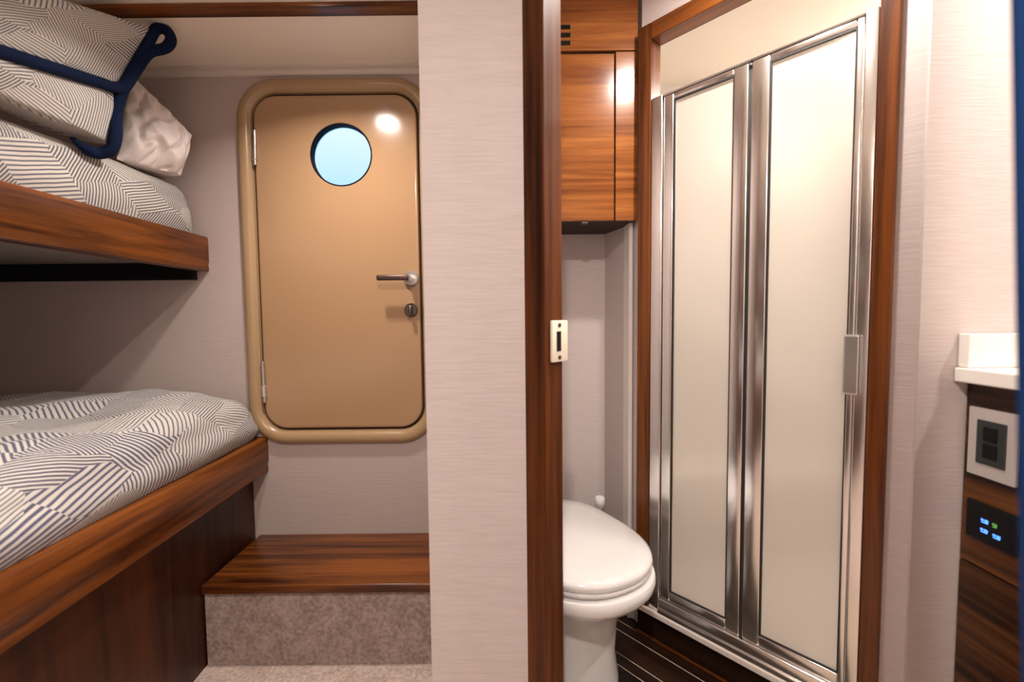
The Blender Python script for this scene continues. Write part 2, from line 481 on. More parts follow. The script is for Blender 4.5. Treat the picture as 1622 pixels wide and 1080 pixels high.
# shower front: wallpaper beside and above the wooden frame
sj1 = sh(1030, 540)[0]; sk0 = sh(1378, 540)[0]; sk1 = s_right
hdr_top = sh(1016, 46)[1]
hdr_bot = sh(1037, 61)[1]
def sbox(name, s0, s1, d0, d1, z0, z1, mat, parent=None, bevel=0.0, smooth=None):
    c = sp((s0 + s1) / 2, (d0 + d1) / 2, (z0 + z1) / 2)
    return box(name, c, (s1 - s0, d1 - d0, z1 - z0), mat, parent, rz=SRZ, bevel=bevel, smooth=smooth or (40 if mat == 'chrome' else 15), seg=3 if mat == 'chrome' else 2)
tag(sbox('wall_shower_front', sk1, s_cor, 0.004, 0.06, 0, CEIL, 'wallpaper'), 'narrow strip of wallpaper wall right of the shower frame', 'wall', kind='structure')
tag(sbox('wall_shower_over', sj0, sk1, 0.012, 0.055, hdr_top, CEIL, 'wallpaper'), 'wallpaper wall over the wooden shower header', 'wall', kind='structure')
tag(boxes('wall_vanity', [(CB.x, XR, YV, YV + .04, 0, CEIL)], 'wallpaper'), 'bright wallpaper wall beside the vanity counter', 'wall', kind='structure')
# wooden frame of the shower
Z_SILL = sh(1020, 960, -.012)[1]
tf = tag(sbox('trim_4', sj0, sj1, -0.008, 0.05, Z_SILL + .001, hdr_top, 'walnut_z', bevel=0.003), 'walnut jamb between toilet nook and shower door', 'trim', kind='structure')
tg = tag(sbox('trim_5', sk0, sk1, -0.008, 0.05, 0.0, hdr_top, 'walnut_z', bevel=0.003), 'walnut jamb right of the shower door', 'trim', kind='structure')
tag(sbox('trim_6', sj1, sk0, -0.008, 0.05, hdr_bot, hdr_top, 'walnut_x', bevel=0.003), 'slanting walnut header above the shower door', 'trim', kind='structure')
# shower stall
pa, pb = sp(sj1 - 0.01, 0.06, 0), sp(sk1 + .02, 0.062, 0)
xs0, xs1, ys1 = CORN.x + 0.05, CB.x + 0.52, YE - 0.02
print('XS', xs0, xs1, ys1)
stall = [(pa.x, pa.y), (pb.x, pb.y), (pb.x + .03, YV + .05), (xs1, YV + .05), (xs1, ys1), (xs0, ys1), (xs0, pa.y + 0.05)]
def offset_wall(name, pts, t, z0, z1, mat):
    bm = bmesh.new()
    for (x0, y0), (x1, y1) in zip(pts, pts[1:]):
        d = Vector((x1 - x0, y1 - y0)); nrm = Vector((d.y, -d.x)).normalized() * t
        a = [bm.verts.new((x, y, z)) for z in (z0, z1) for x, y in ((x0, y0), (x1, y1), (x1 + nrm.x, y1 + nrm.y), (x0 + nrm.x, y0 + nrm.y))]
        for f in ((0, 1, 2, 3), (4, 5, 6, 7), (0, 1, 5, 4), (1, 2, 6, 5), (2, 3, 7, 6), (3, 0, 4, 7)):
            bm.faces.new([a[i] for i in f])
    return link(name, bm, mat)
tag(offset_wall('wall_shower', stall[2:], 0.012, 0.0, CEIL, 'gelcoat'), 'cream moulded shower stall walls', 'wall', kind='structure')
tag(prism('floor_shower', stall, 0.0, 0.06, 'gelcoat'), 'cream shower pan behind the glass doors', 'floor', kind='structure')
# shower seat ledge seen dimly through the glass
tag(prism('trim_7', [(xs0 + .002, ys1 - .30), (xs1 - .002, ys1 - .30), (xs1 - .002, ys1 - .002), (xs0 + .002, ys1 - .002)], 0.06, 0.40, 'gelcoat'), 'cream shower seat behind the glass doors', 'trim', kind='structure')

# ================================================================== BEIGE DOOR (door_1)
d1 = empty('door_1', (DCX, YB, DB.z)); tag(d1, 'beige painted metal door with rounded corners and a porthole', 'door', kind='structure')
def ringloop(inset, y, rad):
    return [(x, YB + y, z) for x, z in rrect(DCX, DCZ, DW - 2 * inset, DH - 2 * inset, max(rad - inset, 0.01))]
RAD = 0.135
fp = [(0.0, 0.0), (0.001, -0.010), (0.006, -0.017), (0.016, -0.021), (0.030, -0.020), (0.038, -0.016), (0.043, -0.008), (fw - 0.006, -0.007), (fw - 0.004, 0.0), (fw - 0.004, 0.02)]
bm = loft([ringloop(i, y, RAD) for i, y in fp], True, False, False)
link('door_frame', bm, 'frame_paint', d1, recalc=True)
bm = loft([ringloop(i, y, RAD) for i, y in ((fw - 0.012, 0.010), (fw + 0.03, 0.010), (fw + 0.03, 0.016), (fw - 0.012, 0.016), (fw - .012, .010))], True, False, False)
link('door_gasket', bm, 'gap_dark', d1)
PRAD = (atY(590, 246, YB).x - atY(492, 246, YB).x) / 2
def circ(r, y, outline):
    out = []
    for x, z in outline:
        a = math.atan2(z - PH.z, x - PH.x); out.append((PH.x + r * math.cos(a), YB + y, PH.z + r * math.sin(a)))
    return out
out2 = rrect(DCX, DCZ, DW, DH, RAD)
loops = [ringloop(fw + 0.004, 0.035, RAD), ringloop(fw + 0.004, 0.002, RAD), ringloop(fw + 0.006, -0.004, RAD), ringloop(fw + 0.011, -0.006, RAD),
         ringloop(fw + 0.014, -0.006, RAD), circ(PRAD + 0.002, -0.006, out2), circ(PRAD, -0.004, out2), circ(PRAD, 0.004, out2)]
panel = link('door_panel', loft(loops, True, False, False), 'door_paint', d1, smooth=30)
# porthole tube, pane
N = 64
def pc(r, y): return [(PH.x + r * math.cos(2 * math.pi * q / N), YB + y, PH.z + r * math.sin(2 * math.pi * q / N)) for q in range(N)]
rim = link('porthole_rim', loft([pc(PRAD - .0005, -0.005), pc(PRAD - 0.004, -0.007), pc(PRAD - 0.005, -0.003), pc(PRAD - 0.004, 0.032), pc(PRAD + 0.016, 0.0325), pc(PRAD + .016, 0.031), pc(PRAD - .0005, .031), pc(PRAD - .0005, -0.005)], True, False, False), 'navy_rubber', d1)
link('porthole_pane', loft([pc(PRAD - 0.0045, 0.024), pc(PRAD - 0.0045, 0.031)]), 'port_glass', d1, smooth=0)
# outer skin so that only the porthole opens to daylight
bm = loft([[(x, YB + .0355, z) for x, z in rrect(DCX, DCZ, DW, DH, .05)], circ(PRAD + .012, 0.0355, rrect(DCX, DCZ, DW, DH, .05)), circ(PRAD + .012, 0.045, rrect(DCX, DCZ, DW, DH, .05)), [(x, YB + .045, z) for x, z in rrect(DCX, DCZ, DW, DH, .05)]], True, False, False)
link('door_back', bm, 'gap_dark', d1)
# hinges
for (pa_, pb_) in (((403, 206), (404, 262)), ((416, 572), (420, 638))):
    a, b2 = atY(*pa_, YB - .012), atY(*pb_, YB - .012)
    h = cyl('hinge', b2, a, 0.0065, 'satin_steel', d1, bevel=0.002)
    cyl('hinge_knuckle', b2 + (a - b2) * 0.15, b2 + (a - b2) * 0.42, 0.0085, 'chrome', h, bevel=0.0015)
# lever and lower turn knob
hp_ = atY(652, 441, YB - .006)
lv = empty('door_lever_anchor', hp_)
bpy.data.objects.remove(lv); 
rose = cyl('lever_rose', hp_ + Vector((0, 0.0, 0)), hp_ + Vector((0, -0.014, 0)), 0.027, 'satin_steel', d1, bevel=0.004)
cyl('lever_spindle', hp_ + Vector((0, -0.012, 0)), hp_ + Vector((0, -0.060, 0)), 0.012, 'chrome', rose, bevel=0.002)
e1 = atY(596, 440, YB - .066); e0 = Vector((hp_.x + .004, YB - .062, hp_.z - .001))
bm = bmesh.new()
add_box(bm, (0, 0, 0), ((e0 - e1).length, 0.016, 0.019), 0.006, 3)
link('lever', bm, 'handle_bronze', d1, Matrix.Translation((e0 + e1) / 2))
kp = atY(652, 491, YB - .006)
kn = cyl('lock_rose', kp, kp + Vector((0, -0.012, 0)), 0.024, 'dark_metal', d1, bevel=0.004)
bm = bmesh.new(); add_box(bm, (0, 0, 0), (0.012, 0.024, 0.034), 0.004, 2)
link('lock_knob', bm, 'dark_metal', kn, Matrix.Translation(kp + Vector((0, -0.022, 0))))

# ================================================================== STEP
BEDK = -0.043                                     # the bunks run slightly away to the left
XB1 = atY(425, 700, YB).x                         # lower rail outer edge at the back wall
def bx(x_end, y): return x_end + BEDK * (y - YB)
st = empty('step', ((XB1 + PX0) / 2, YR, 0)); tag(st, 'low step with walnut tread and carpeted riser below the beige door', 'step')
XS0 = atY(403, 800, YB).x
sx1 = PX0 - 0.002
rz_ = TREAD_Z - 0.028
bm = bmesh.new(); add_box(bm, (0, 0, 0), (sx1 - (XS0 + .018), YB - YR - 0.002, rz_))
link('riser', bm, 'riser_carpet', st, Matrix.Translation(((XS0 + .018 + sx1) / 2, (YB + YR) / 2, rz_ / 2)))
bm = bmesh.new(); add_box(bm, (0, 0, 0), (sx1 - (XS0 + .018), YB - YR + 0.014, 0.0275), 0.006, 3)
link('tread', bm, 'walnut_x', st, Matrix.Translation(((XS0 + .018 + sx1) / 2, (YB + YR) / 2 - 0.009, rz_ + 0.01375)))

# ================================================================== LOWER BUNK
YN = -0.30                                        # near end of the bunks, behind the lens
def shear_prism(name, x_end, prof, mat, parent, y0=YN, y1=None, smooth=40):
    """profile (dx, z) swept along the slightly oblique bunk direction"""
    y1 = YB - 0.002 if y1 is None else y1
    org = Vector((x_end, YB, 0))
    bm = loft([[(bx(x_end, y) + dx - org.x, y - org.y, z) for dx, z in prof] for y in (y0, y1)])
    return link(name, bm, mat, parent, Matrix.Translation(org), smooth=smooth)
lb = empty('lower_bunk', (XB1 - .4, 0.7, 0)); tag(lb, 'lower bunk with polished walnut side rail and dark wood base panel', 'bunk')
zt1 = atY(425, 691, YB).z; zb1 = atY(419, 745, YB).z
h1 = zt1 - zb1
rail = [(-0.032, zb1), (-0.006, zb1), (-0.002, zb1 + 0.003), (-0.004, zb1 + 0.030), (0.0, zb1 + 0.036), (0.0, zt1 - 0.008), (-0.003, zt1 - 0.002), (-0.008, zt1), (-0.032, zt1)]
shear_prism('side_rail', XB1, rail, 'walnut_y', lb)
xp = XS0 - XB1
shear_prism('base_panel', XB1, [(xp - 0.02, 0.0), (xp, 0.0), (xp, zb1 + .02), (xp - 0.02, zb1 + .02)], 'panel_wood', lb)
shear_prism('platform', XB1, [(XL + .06 - XB1, zt1 - .03), (-0.034, zt1 - .03), (-0.034, zt1 - .001), (XL + .06 - XB1, zt1 - .001)], 'panel_wood', lb)

def quilted(name, x_end, dxr, zbot, ztop, y0, y1, mat, label, xl, bulge=0.02, crown=0.03, amp=0.008, seed=0.0, ydrop=0.10, front_tuck=0.0):
    """mattress under a fitted quilt: profile from the wall over the top and down the open side, in a lumpy grid"""
    root = empty(name, ((xl + x_end) / 2, (y0 + y1) / 2, zbot)); tag(root, label, 'mattress')
    prof = []
    W_ = (x_end + dxr) - xl
    r = min(0.07, (ztop - zbot) * 0.45)
    top = [(xl + W_ * t, ztop + crown * math.sin(math.pi * min(1, t * 1.02)) ** 0.8) for t in [q / 44 for q in range(44)] if xl + W_ * t < x_end + dxr - r]
    prof += top
    zc = ztop - r
    for q in range(9):
        a = R(90 - 90 * q / 8); prof.append((x_end + dxr - r + r * math.cos(a), zc + r * math.sin(a) + (crown * 0.12)))
    k = 7
    for q in range(1, k + 1):
        t = q / k; z = zc + (zbot - zc) * t
        prof.append((x_end + dxr + bulge * math.sin(math.pi * t) * 0.8 - front_tuck * t * t, z))
    arc = [0.0]
    for a, b_ in zip(prof, prof[1:]): arc.append(arc[-1] + math.hypot(b_[0] - a[0], b_[1] - a[1]))
    NY = 110
    bm = bmesh.new(); uvl = bm.loops.layers.uv.new('UVMap')
    grid = []; U = {}
    for i in range(NY + 1):
        y = y0 + (y1 - y0) * i / NY
        e = max(0.0, (y - (y1 - ydrop)) / ydrop)
        fall = 1 - math.sqrt(max(0.0, 1 - e * e))
        row = []
        for j, (x, z) in enumerate(prof):
            nz = noise.noise(Vector((x * 5.5 + seed, y * 4.0, seed))) * amp + noise.noise(Vector((x * 15, y * 12 + seed, 2))) * amp * 0.35
            f = max(0.0, min(1.0, (z - zbot) / (ztop - zbot)))
            zz = z - (0.05 + crown) * fall * f + nz * f
            xx = x + nz * (1.4 if z < zc else 0.3) * (0.3 + f)
            xx -= 0.012 * fall
            v = bm.verts.new((xx + BEDK * (y - YB), y, zz)); U[v] = (y * 1.0, arc[j]); row.append(v)
        grid.append(row)
    for a, b_ in zip(grid, grid[1:]):
        for j in range(len(prof) - 1):
            bm.faces.new((a[j], b_[j], b_[j + 1], a[j + 1]))
    last = grid[-1]; low = []
    for j, v in enumerate(last):
        x2 = bm.verts.new((v.co.x, v.co.y + 0.003, zbot)); U[x2] = (U[v][0] + v.co.z - zbot, U[v][1]); low.append(x2)
    for j in range(len(last) - 1):
        if (last[j].co - low[j].co).length > 1e-4 or (last[j + 1].co - low[j + 1].co).length > 1e-4:
            bm.faces.new((last[j], low[j], low[j + 1], last[j + 1]))
    for f in bm.faces:
        for lp in f.loops: lp[uvl].uv = U[lp.vert]
    bmesh.ops.recalc_face_normals(bm, faces=bm.faces[:])
    q = link('quilt', bm, mat, root, smooth=60)
    shear = [(xl + .01, zbot + .002), (x_end + dxr - .03, zbot + .002), (x_end + dxr - .03, ztop - .035), (xl + .01, ztop - .035)]
    bm = loft([[(x + BEDK * (y - YB), y, z) for x, z in shear] for y in (y0, y1 - .05)])
    link('mattress_core', bm, 'white_linen', root)
    return root
XM1 = XB1 - 0.034
zq1 = atY(300, 624, YB - .12).z
quilted('mattress', XB1, -0.030, zt1 + .0005, zq1 - .02, YN + .02, YB - 0.012, 'quilt_lower',
        'mattress on the lower bunk under a navy and white striped patchwork quilt', XL + .07, crown=0.03, amp=0.024, seed=3.1)

# ================================================================== UPPER BUNK
XB2 = atY(331, 400, YB).x
ub = empty('upper_bunk', (XB2 - .4, 0.7, atY(331, 431, YB).z)); tag(ub, 'upper bunk board with polished walnut front rail fixed to the wall', 'bunk')
zt2 = atY(331, 375, YB).z; zb2 = atY(331, 430, YB).z
rail = [(-0.040, zb2), (-0.005, zb2), (-0.001, zb2 + 0.003), (-0.003, zb2 + 0.026), (0.0, zb2 + 0.031), (0.0, zt2 - 0.008), (-0.003, zt2 - 0.002), (-0.008, zt2), (-0.040, zt2)]
shear_prism('side_rail', XB2, rail, 'walnut_y', ub)
zu = zb2 + 0.030
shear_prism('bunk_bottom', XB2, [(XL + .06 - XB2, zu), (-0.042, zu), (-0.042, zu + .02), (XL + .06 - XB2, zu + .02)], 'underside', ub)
boxes('black_strip', [(XL + .002, XB2 - 0.045, YB - 0.022, YB - .001, zb2 - 0.030, zu - 0.001)], 'black_plastic', ub)  # black strip across the back wall just below the bunk bottom
zq2 = atX(283, 287, XB2 - .06).z
shear_prism('platform', XB2, [(XL + .06 - XB2, zt2 - .02), (-0.042, zt2 - .02), (-0.042, zt2 - .001), (XL + .06 - XB2, zt2 - .001)], 'panel_wood', ub)
quilted('mattress', XB2, -0.038, zt2 + .0005, zq2 - 0.01, YN + .02, atX(296, 330, XB2 - .05).y, 'quilt_upper',
        'mattress on the upper bunk under a navy and white striped quilt', XL + .07, crown=0.012, amp=0.012, seed=8.4, bulge=0.012, ydrop=0.035)
ZM2 = zq2 + 0.006

# ------------------------------------------------------------------ folded quilt with navy binding, and the white pillow behind it
def cushion(c00, c10, c11, c01, thick, back=0.5, n=26, seed=0.0, amp=0.006, sag=0.0, zmin=None, wr=0.0):
    """puffy quad from four corners (bottom left, bottom right, top right, top left as the camera sees it)"""
    c = [Vector(p) for p in (c00, c10, c11, c01)]
    nrm = ((c[1] - c[0]).cross(c[3] - c[0])).normalized()
    if nrm.dot(CAMP - c[0]) < 0: nrm = -nrm
    bm = bmesh.new(); uvl = bm.loops.layers.uv.new('UVMap'); U = {}
    lu = ((c[1] - c[0]).length + (c[2] - c[3]).length) / 2; lv_ = ((c[3] - c[0]).length + (c[2] - c[1]).length) / 2
    sides = []
    for sgn, th in ((1, thick), (-1, thick * back)):
        g = []
        for i in range(n + 1):
            row = []
            for j in range(n + 1):
                u, v = i / n, j / n
                p = c[0] * (1 - u) * (1 - v) + c[1] * u * (1 - v) + c[2] * u * v + c[3] * (1 - u) * v
                e = (max(0, 1 - abs(2 * u - 1) ** 3.2) ** 0.6) * (max(0, 1 - abs(2 * v - 1) ** 2.6) ** 0.6)
                k = e * th * (1 - wr * .4 * abs(noise.noise(Vector((u * 3.5 + v * 2.5 + seed, v * 1.2 - u * .7, seed))))) - wr * .05 * e * max(0, .22 - abs(noise.noise(Vector((u * 4.5 - v * 2 + seed, u * 1.1 + v * 1.6, seed * 2))))) + noise.noise(p * 9 + Vector((seed, seed, sgn))) * amp * e * 3
                p = p + nrm * (k * sgn)
                p.z -= sag * math.sin(math.pi * u) * (1 - v)
                if zmin is not None and p.z < zmin: p.z = zmin + (p.z - zmin) * .05
                if sgn == -1 and (i in (0, n) or j in (0, n)):
                    row.append(sides[0][i][j]); continue
                vt = bm.verts.new(p); U[vt] = (u * lu, v * lv_ + (0 if sgn == 1 else 5)); row.append(vt)
            g.append(row)
        sides.append(g)
    for g, fl_ in zip(sides, (0, 1)):
        for i in range(n):
            for j in range(n):
                q = (g[i][j], g[i + 1][j], g[i + 1][j + 1], g[i][j + 1])
                bm.faces.new(q if not fl_ else q[::-1])
    for f in bm.faces:
        for lp in f.loops: lp[uvl].uv = U[lp.vert]
    return bm
def pt(px, py, y): return atY(px, py, y)
fq = empty('folded_quilt', (XB2 - .1, 1.1, ZM2)); tag(fq, 'folded striped quilt with thick navy binding lying on the upper bunk', 'quilt')
J = pt(190, 141, 1.27); Bq = pt(168, 244, 1.235); Lm = pt(-130, 40, 0.84); Lb = Vector((pt(-130, 150, 0.84).x, .84, ZM2 - .012))
Eq = pt(256, 50, 1.385); Lt = pt(-130, -75, 0.88)
bm = cushion(Lb, Bq, J, Lm, 0.024, back=6.0, seed=1.0, zmin=ZM2 - .006)
link('lower_layer', bm, 'quilt_upper', fq, smooth=70)
bm = cushion(Lm, J, Eq, Lt, 0.020, back=6.0, seed=4.0)
link('upper_layer', bm, 'quilt_upper', fq, smooth=70)
def nrm_off(p, d): return p + (CAMP - p).normalized() * d
path = [nrm_off(Lm.lerp(J, t), 0.034) for t in (0, .15, .3, .45, .6, .75, .88, .96)]
path += [nrm_off(p, 0.014) for p in (pt(197, 136, 1.27), pt(215, 110, 1.30), pt(235, 84, 1.335), pt(262, 76, 1.38), pt(271, 62, 1.39), pt(263, 48, 1.39), pt(248, 46, 1.38), pt(237, 62, 1.35), pt(222, 92, 1.315), pt(203, 124, 1.29), pt(190, 152, 1.265), pt(183, 180, 1.255), pt(183, 215, 1.24), pt(176, 236, 1.235), pt(155, 243, 1.22), pt(135, 235, 1.19), pt(112, 218, 1.16))]
sm = smooth_path(path, 6)
rad_ = [0.0145 * min(1.0, .25 + (len(sm) - 1 - i) / 10) for i in range(len(sm))]
bm = tube_bm(sm, rad_, 10)
link('binding', bm, 'navy_binding', fq, smooth=80)
wp = cushion(pt(185, 252, 1.37), pt(283, 292, 1.515), pt(304, 214, 1.525), pt(208, 118, 1.44), 0.05, back=2.2, seed=9.0, amp=0.012, zmin=ZM2 - .004, wr=2.0, n=40)
tag(link('pillow', wp, 'white_linen', None, smooth=70), 'rumpled white pillow tucked behind the folded quilt on the upper bunk', 'pillow')

# ================================================================== TOILET
TA = R(-63)
TW = Vector((0.158, 1.285, 0))
tw = Matrix.Translation(TW) @ Matrix.Rotation(TA, 4, 'Z')
to = empty('toilet', TW); tag(to, 'white porcelain toilet with closed lid behind the walnut post', 'toilet')
def egg(lf, lbk, hw, z, n=56, pw_=2.25):
    out = []
    for q in range(n):
        a = 2 * math.pi * q / n; ca, sa = math.cos(a), math.sin(a)
        L_ = lf if ca >= 0 else lbk; p_ = pw_ if ca >= 0 else 3.2
        x = L_ * math.copysign(abs(ca) ** (2 / p_), ca); y = hw * math.copysign(abs(sa) ** (2 / p_), sa)
        out.append((x, y, z))
    return out
TZ = 0.40
bowl = [egg(0.150, .36, .130, 0.0), egg(0.150, .36, .130, 0.03), egg(0.140, .35, .120, 0.10), egg(0.150, .34, .124, 0.20), egg(0.175, .33, .140, TZ - 0.125), egg(0.215, .32, .166, TZ - 0.098),
        egg(0.250, .30, .190, TZ - 0.082), egg(0.263, .29, .201, TZ - 0.064), egg(0.266, .285, .203, TZ - 0.044), egg(0.262, .28, .200, TZ - 0.036), egg(.24, .26, .185, TZ - 0.034)]
link('bowl', loft(bowl), 'porcelain', to, tw, smooth=50)
seat = [egg(.238, .235, .184, TZ - 0.0335), egg(.247, .24, .193, TZ - 0.030), egg(.250, .243, .196, TZ - 0.022), egg(.246, .24, .192, TZ - 0.016), egg(.22, .22, .17, TZ - 0.015)]
link('seat', loft(seat), 'porcelain', to, tw, smooth=50)
lid = [egg(.235, .235, .182, TZ - 0.0145), egg(.250, .245, .196, TZ - 0.013), egg(.254, .248, .200, TZ - 0.004), egg(.251, .246, .197, TZ + .006), egg(.238, .236, .186, TZ + 0.012), egg(.19, .19, .15, TZ + 0.016), egg(.10, .10, .08, TZ + .019), egg(.02, .02, .016, TZ + .020)]
link('lid', loft(lid), 'porcelain', to, tw, smooth=50)
for sy in (-.075, .075):
    bm = bmesh.new(); add_box(bm, (0, 0, 0), (.03, .04, .02), .006, 3)
    link('hinge', bm, 'white_plastic', to, tw @ Matrix.Translation((-.262, sy, TZ - .010)))
# brush beside the far wall
kb = atY(950, 795, YT - 0.09)
br = empty('toilet_brush', (kb.x, kb.y, 0)); tag(br, 'slim white toilet brush with a round knob behind the toilet', 'toilet brush')
def lathe(name, prof, mat, parent, loc, seg=24):
    bm = loft([[(r * math.cos(2 * math.pi * q / seg), r * math.sin(2 * math.pi * q / seg), z) for q in range(seg)] for r, z in prof])
    return link(name, bm, mat, parent, Matrix.Translation(loc), smooth=40)
lathe('holder', [(.040, 0), (.043, .004), (.046, .14), (.040, .15), (.014, .155)], 'white_plastic', br, (kb.x, kb.y, 0.001))
hz = kb.z + .018
lathe('handle', [(.007, .150), (.007, hz - .045), (.009, hz - .04), (.018, hz - .030), (.019, hz - .006), (.015, hz), (.004, hz + .001)], 'white_plastic', br, (kb.x, kb.y, 0.001))

# ================================================================== CABINET OVER THE TOILET
cb0 = PX0 + .052
cx1 = atY(1009, 250, YC).x
zc0 = atY(950, 350, YC).z
ca = empty('wall_cabinet', ((cb0 + cx1) / 2, (YC + YT) / 2, zc0)); tag(ca, 'polished walnut wall cabinet above the toilet with a flush door', 'cabinet')
dx1 = atY(972, 250, YC).x; dz1 = atY(930, 84, YC).z
box('carcass', ((cb0 + cx1) / 2, (YC + .006 + YT - .002) / 2, (zc0 + CEIL - .002) / 2), (cx1 - cb0, YT - .002 - YC - .006, CEIL - .002 - zc0), 'gap_dark', ca)
dxl = cb0 + .10
fr = 0.012
box('fascia', ((cb0 + cx1) / 2, YC - fr / 2 + .006, (dz1 + .004 + CEIL - .002) / 2), (cx1 - cb0, fr, CEIL - .006 - dz1), 'cabinet_wood', ca, bevel=.001)
box('filler_panel', ((dx1 + .005 + cx1) / 2, YC - fr / 2 + .006, (zc0 + dz1) / 2), (cx1 - dx1 - .005, fr, dz1 - zc0), 'cabinet_wood', ca, bevel=.001)
box('filler_panel', ((cb0 + dxl - .005) / 2, YC - fr / 2 + .006, (zc0 + dz1) / 2), (dxl - .005 - cb0, fr, dz1 - zc0), 'cabinet_wood', ca, bevel=.001)
dr = box('cabinet_door', ((dxl + dx1) / 2, YC - fr / 2 + .006, (zc0 + dz1 - .006) / 2), (dx1 - dxl, fr + .001, dz1 - zc0 - .006), 'cabinet_wood', ca, bevel=.0015)
kx = atY(926, 352, YC)
box('door_pull', (kx.x, YC + .004, zc0 - .004), (.022, .014, .009), 'dark_metal', dr, bevel=.002)
v0 = empty('air_vent', (atY(880, 57, YC).x, YC, atY(880, 74, YC).z)); tag(v0, 'small slotted air vent in the fascia above the cabinet door', 'vent')
for py in (45, 57.5, 70):
    a = atY(903, py, YC)
    box('slot', (a.x - .05, YC - .0070, a.z), (.10, .002, .0125), 'black_plastic', v0)

# ================================================================== STRIKE PLATE ON THE POST
lp_ = hit(883, 540, (PC.x, PC.y, 0), (1, -1, 0))
lk = empty('strike_plate', lp_); tag(lk, 'cream latch strike plate with a black slot on the walnut post', 'latch')
q = Matrix.Translation(lp_ + Vector((1, -1, 0)).normalized() * .0045) @ Matrix.Rotation(R(45), 4, 'Z')
bm = bmesh.new(); add_box(bm, (0, 0, 0), (.052, .008, .088), .003, 2); link('plate', bm, 'cream_plastic', lk, q)
bm = bmesh.new(); add_box(bm, (0, 0, 0), (.014, .002, .042), .0008, 1); link('slot', bm, 'black_plastic', lk, q @ Matrix.Translation((-.006, -.0045, 0)))
for z in (-.034, .034):
    bm = bmesh.new(); add_box(bm, (0, 0, 0), (.008, .002, .008), .002, 2); link('screw', bm, 'dark_metal', lk, q @ Matrix.Translation((-.004, -.0044, z)))

# ================================================================== SHOWER DOOR
sd = empty('door_2', sp(0.3, 0.02, 0)); tag(sd, 'chrome framed folding shower door with two frosted glass panels', 'shower door', kind='structure')
D0, D1 = 0.000, 0.035
cg = lambda px: sh(px, 540, .012)[0]
g0, g1, g2, g3 = cg(1066), cg(1158), cg(1213), cg(1344)
m0, m1 = cg(1180.5), cg(1185.5)
o0, o1 = sj1 + .001, sk0 - .001
zg_b = sh(1060, 935, .012)[1]; zg_t = sh(1067, 159, .012)[1]
zr_t = sh(1045, 150, .0)[1] + .012
zr_t = sh(1389, 12, .0)[1]
z_sill = sh(1020, 960, -.012)[1]
print('SHOWER', g0, g1, g2, g3, zg_b, zg_t, zr_t, z_sill, hdr_bot, hdr_top)
# curb: white sill on a dark kick board
cu = empty('shower_curb', sp(0.3, 0.02, 0)); tag(cu, 'white shower sill on a dark wooden kick board', 'shower curb')
sbox('kick_board', sj0, o1, 0.004, 0.03, 0.0005, z_sill - .021, 'plank_wood', cu)
sbox('sill', sj0 - .002, o1, -0.014, 0.055, z_sill - .02, z_sill, 'sill_white', cu, bevel=.004)
sbox('quarter_round', sj0, o1, -0.004, 0.0035, 0.0005, .009, 'walnut_x', cu, bevel=.003)
# outer track frame
jb = .5
so0 = o0 + (g0 - o0) * .52; so1 = o1 - (o1 - g3) * .62
sbox('jamb_channel', o0, so0, -0.004, 0.040, z_sill + .001, zr_t, 'chrome', sd, bevel=.003)
sbox('jamb_channel', so1, o1, -0.004, 0.040, z_sill + .001, zr_t, 'chrome', sd, bevel=.003)
zt_in = zg_t + .014
sbox('top_track', so0, so1, -0.002, 0.038, zt_in + .004, zr_t, 'chrome', sd, bevel=.003)
zb_in = zg_b - .030
sbox('bottom_track', so0, so1, -0.006, 0.040, z_sill + .001, zb_in - .001, 'chrome', sd, bevel=.004)
sbox('track_lip', so0, so1, -0.011, -0.0062, z_sill + .001, z_sill + .016, 'chrome', sd, bevel=.0015)
for (a, b_, ga, gb) in ((so0 + .002, m0, g0, g1), (m1, so1 - .002, g2, g3)):
    leaf = sbox('glass_pane', ga - .004, gb + .004, 0.010, 0.015, zg_b - .004, zg_t + .004, 'frosted_glass', sd)
    sbox('stile', a, ga, 0.002, 0.026, zb_in, zt_in + .003, 'chrome', sd, bevel=.003)
    sbox('stile', gb, b_, 0.002, 0.026, zb_in, zt_in + .003, 'chrome', sd, bevel=.003)
    sbox('rail', ga, gb, 0.002, 0.026, zb_in, zg_b, 'chrome', sd, bevel=.003)
    sbox('rail', ga, gb, 0.002, 0.026, zg_t, zt_in + .003, 'chrome', sd, bevel=.003)
    bm = bmesh.new(); gw = .004
    for (x0, x1, z0, z1) in ((ga, ga + gw, zg_b, zg_t), (gb - gw * .5, gb, zg_b, zg_t), (ga + gw, gb - gw * .5, zg_t - gw, zg_t), (ga + gw, gb - gw * .5, zg_b, zg_b + gw * .8)):
        add_box(bm, ((x0 + x1) / 2, 0, (z0 + z1) / 2), (x1 - x0, .006, z1 - z0))
    link('gasket', bm, 'gasket', leaf, Matrix.Translation(sp(0, .0065, 0)) @ Matrix.Rotation(SRZ, 4, 'Z'))
sbox('fold_seal', m0 + .0003, m1 - .0003, 0.012, 0.022, zb_in, zt_in, 'gasket', sd)
h0 = sh(1337, 530, -.02); h1_ = sh(1360, 626, -.02)
sbox('pull_handle', h0[0], h1_[0], -0.026, 0.001, h1_[1], h0[1], 'satin_steel', sd, bevel=.004)

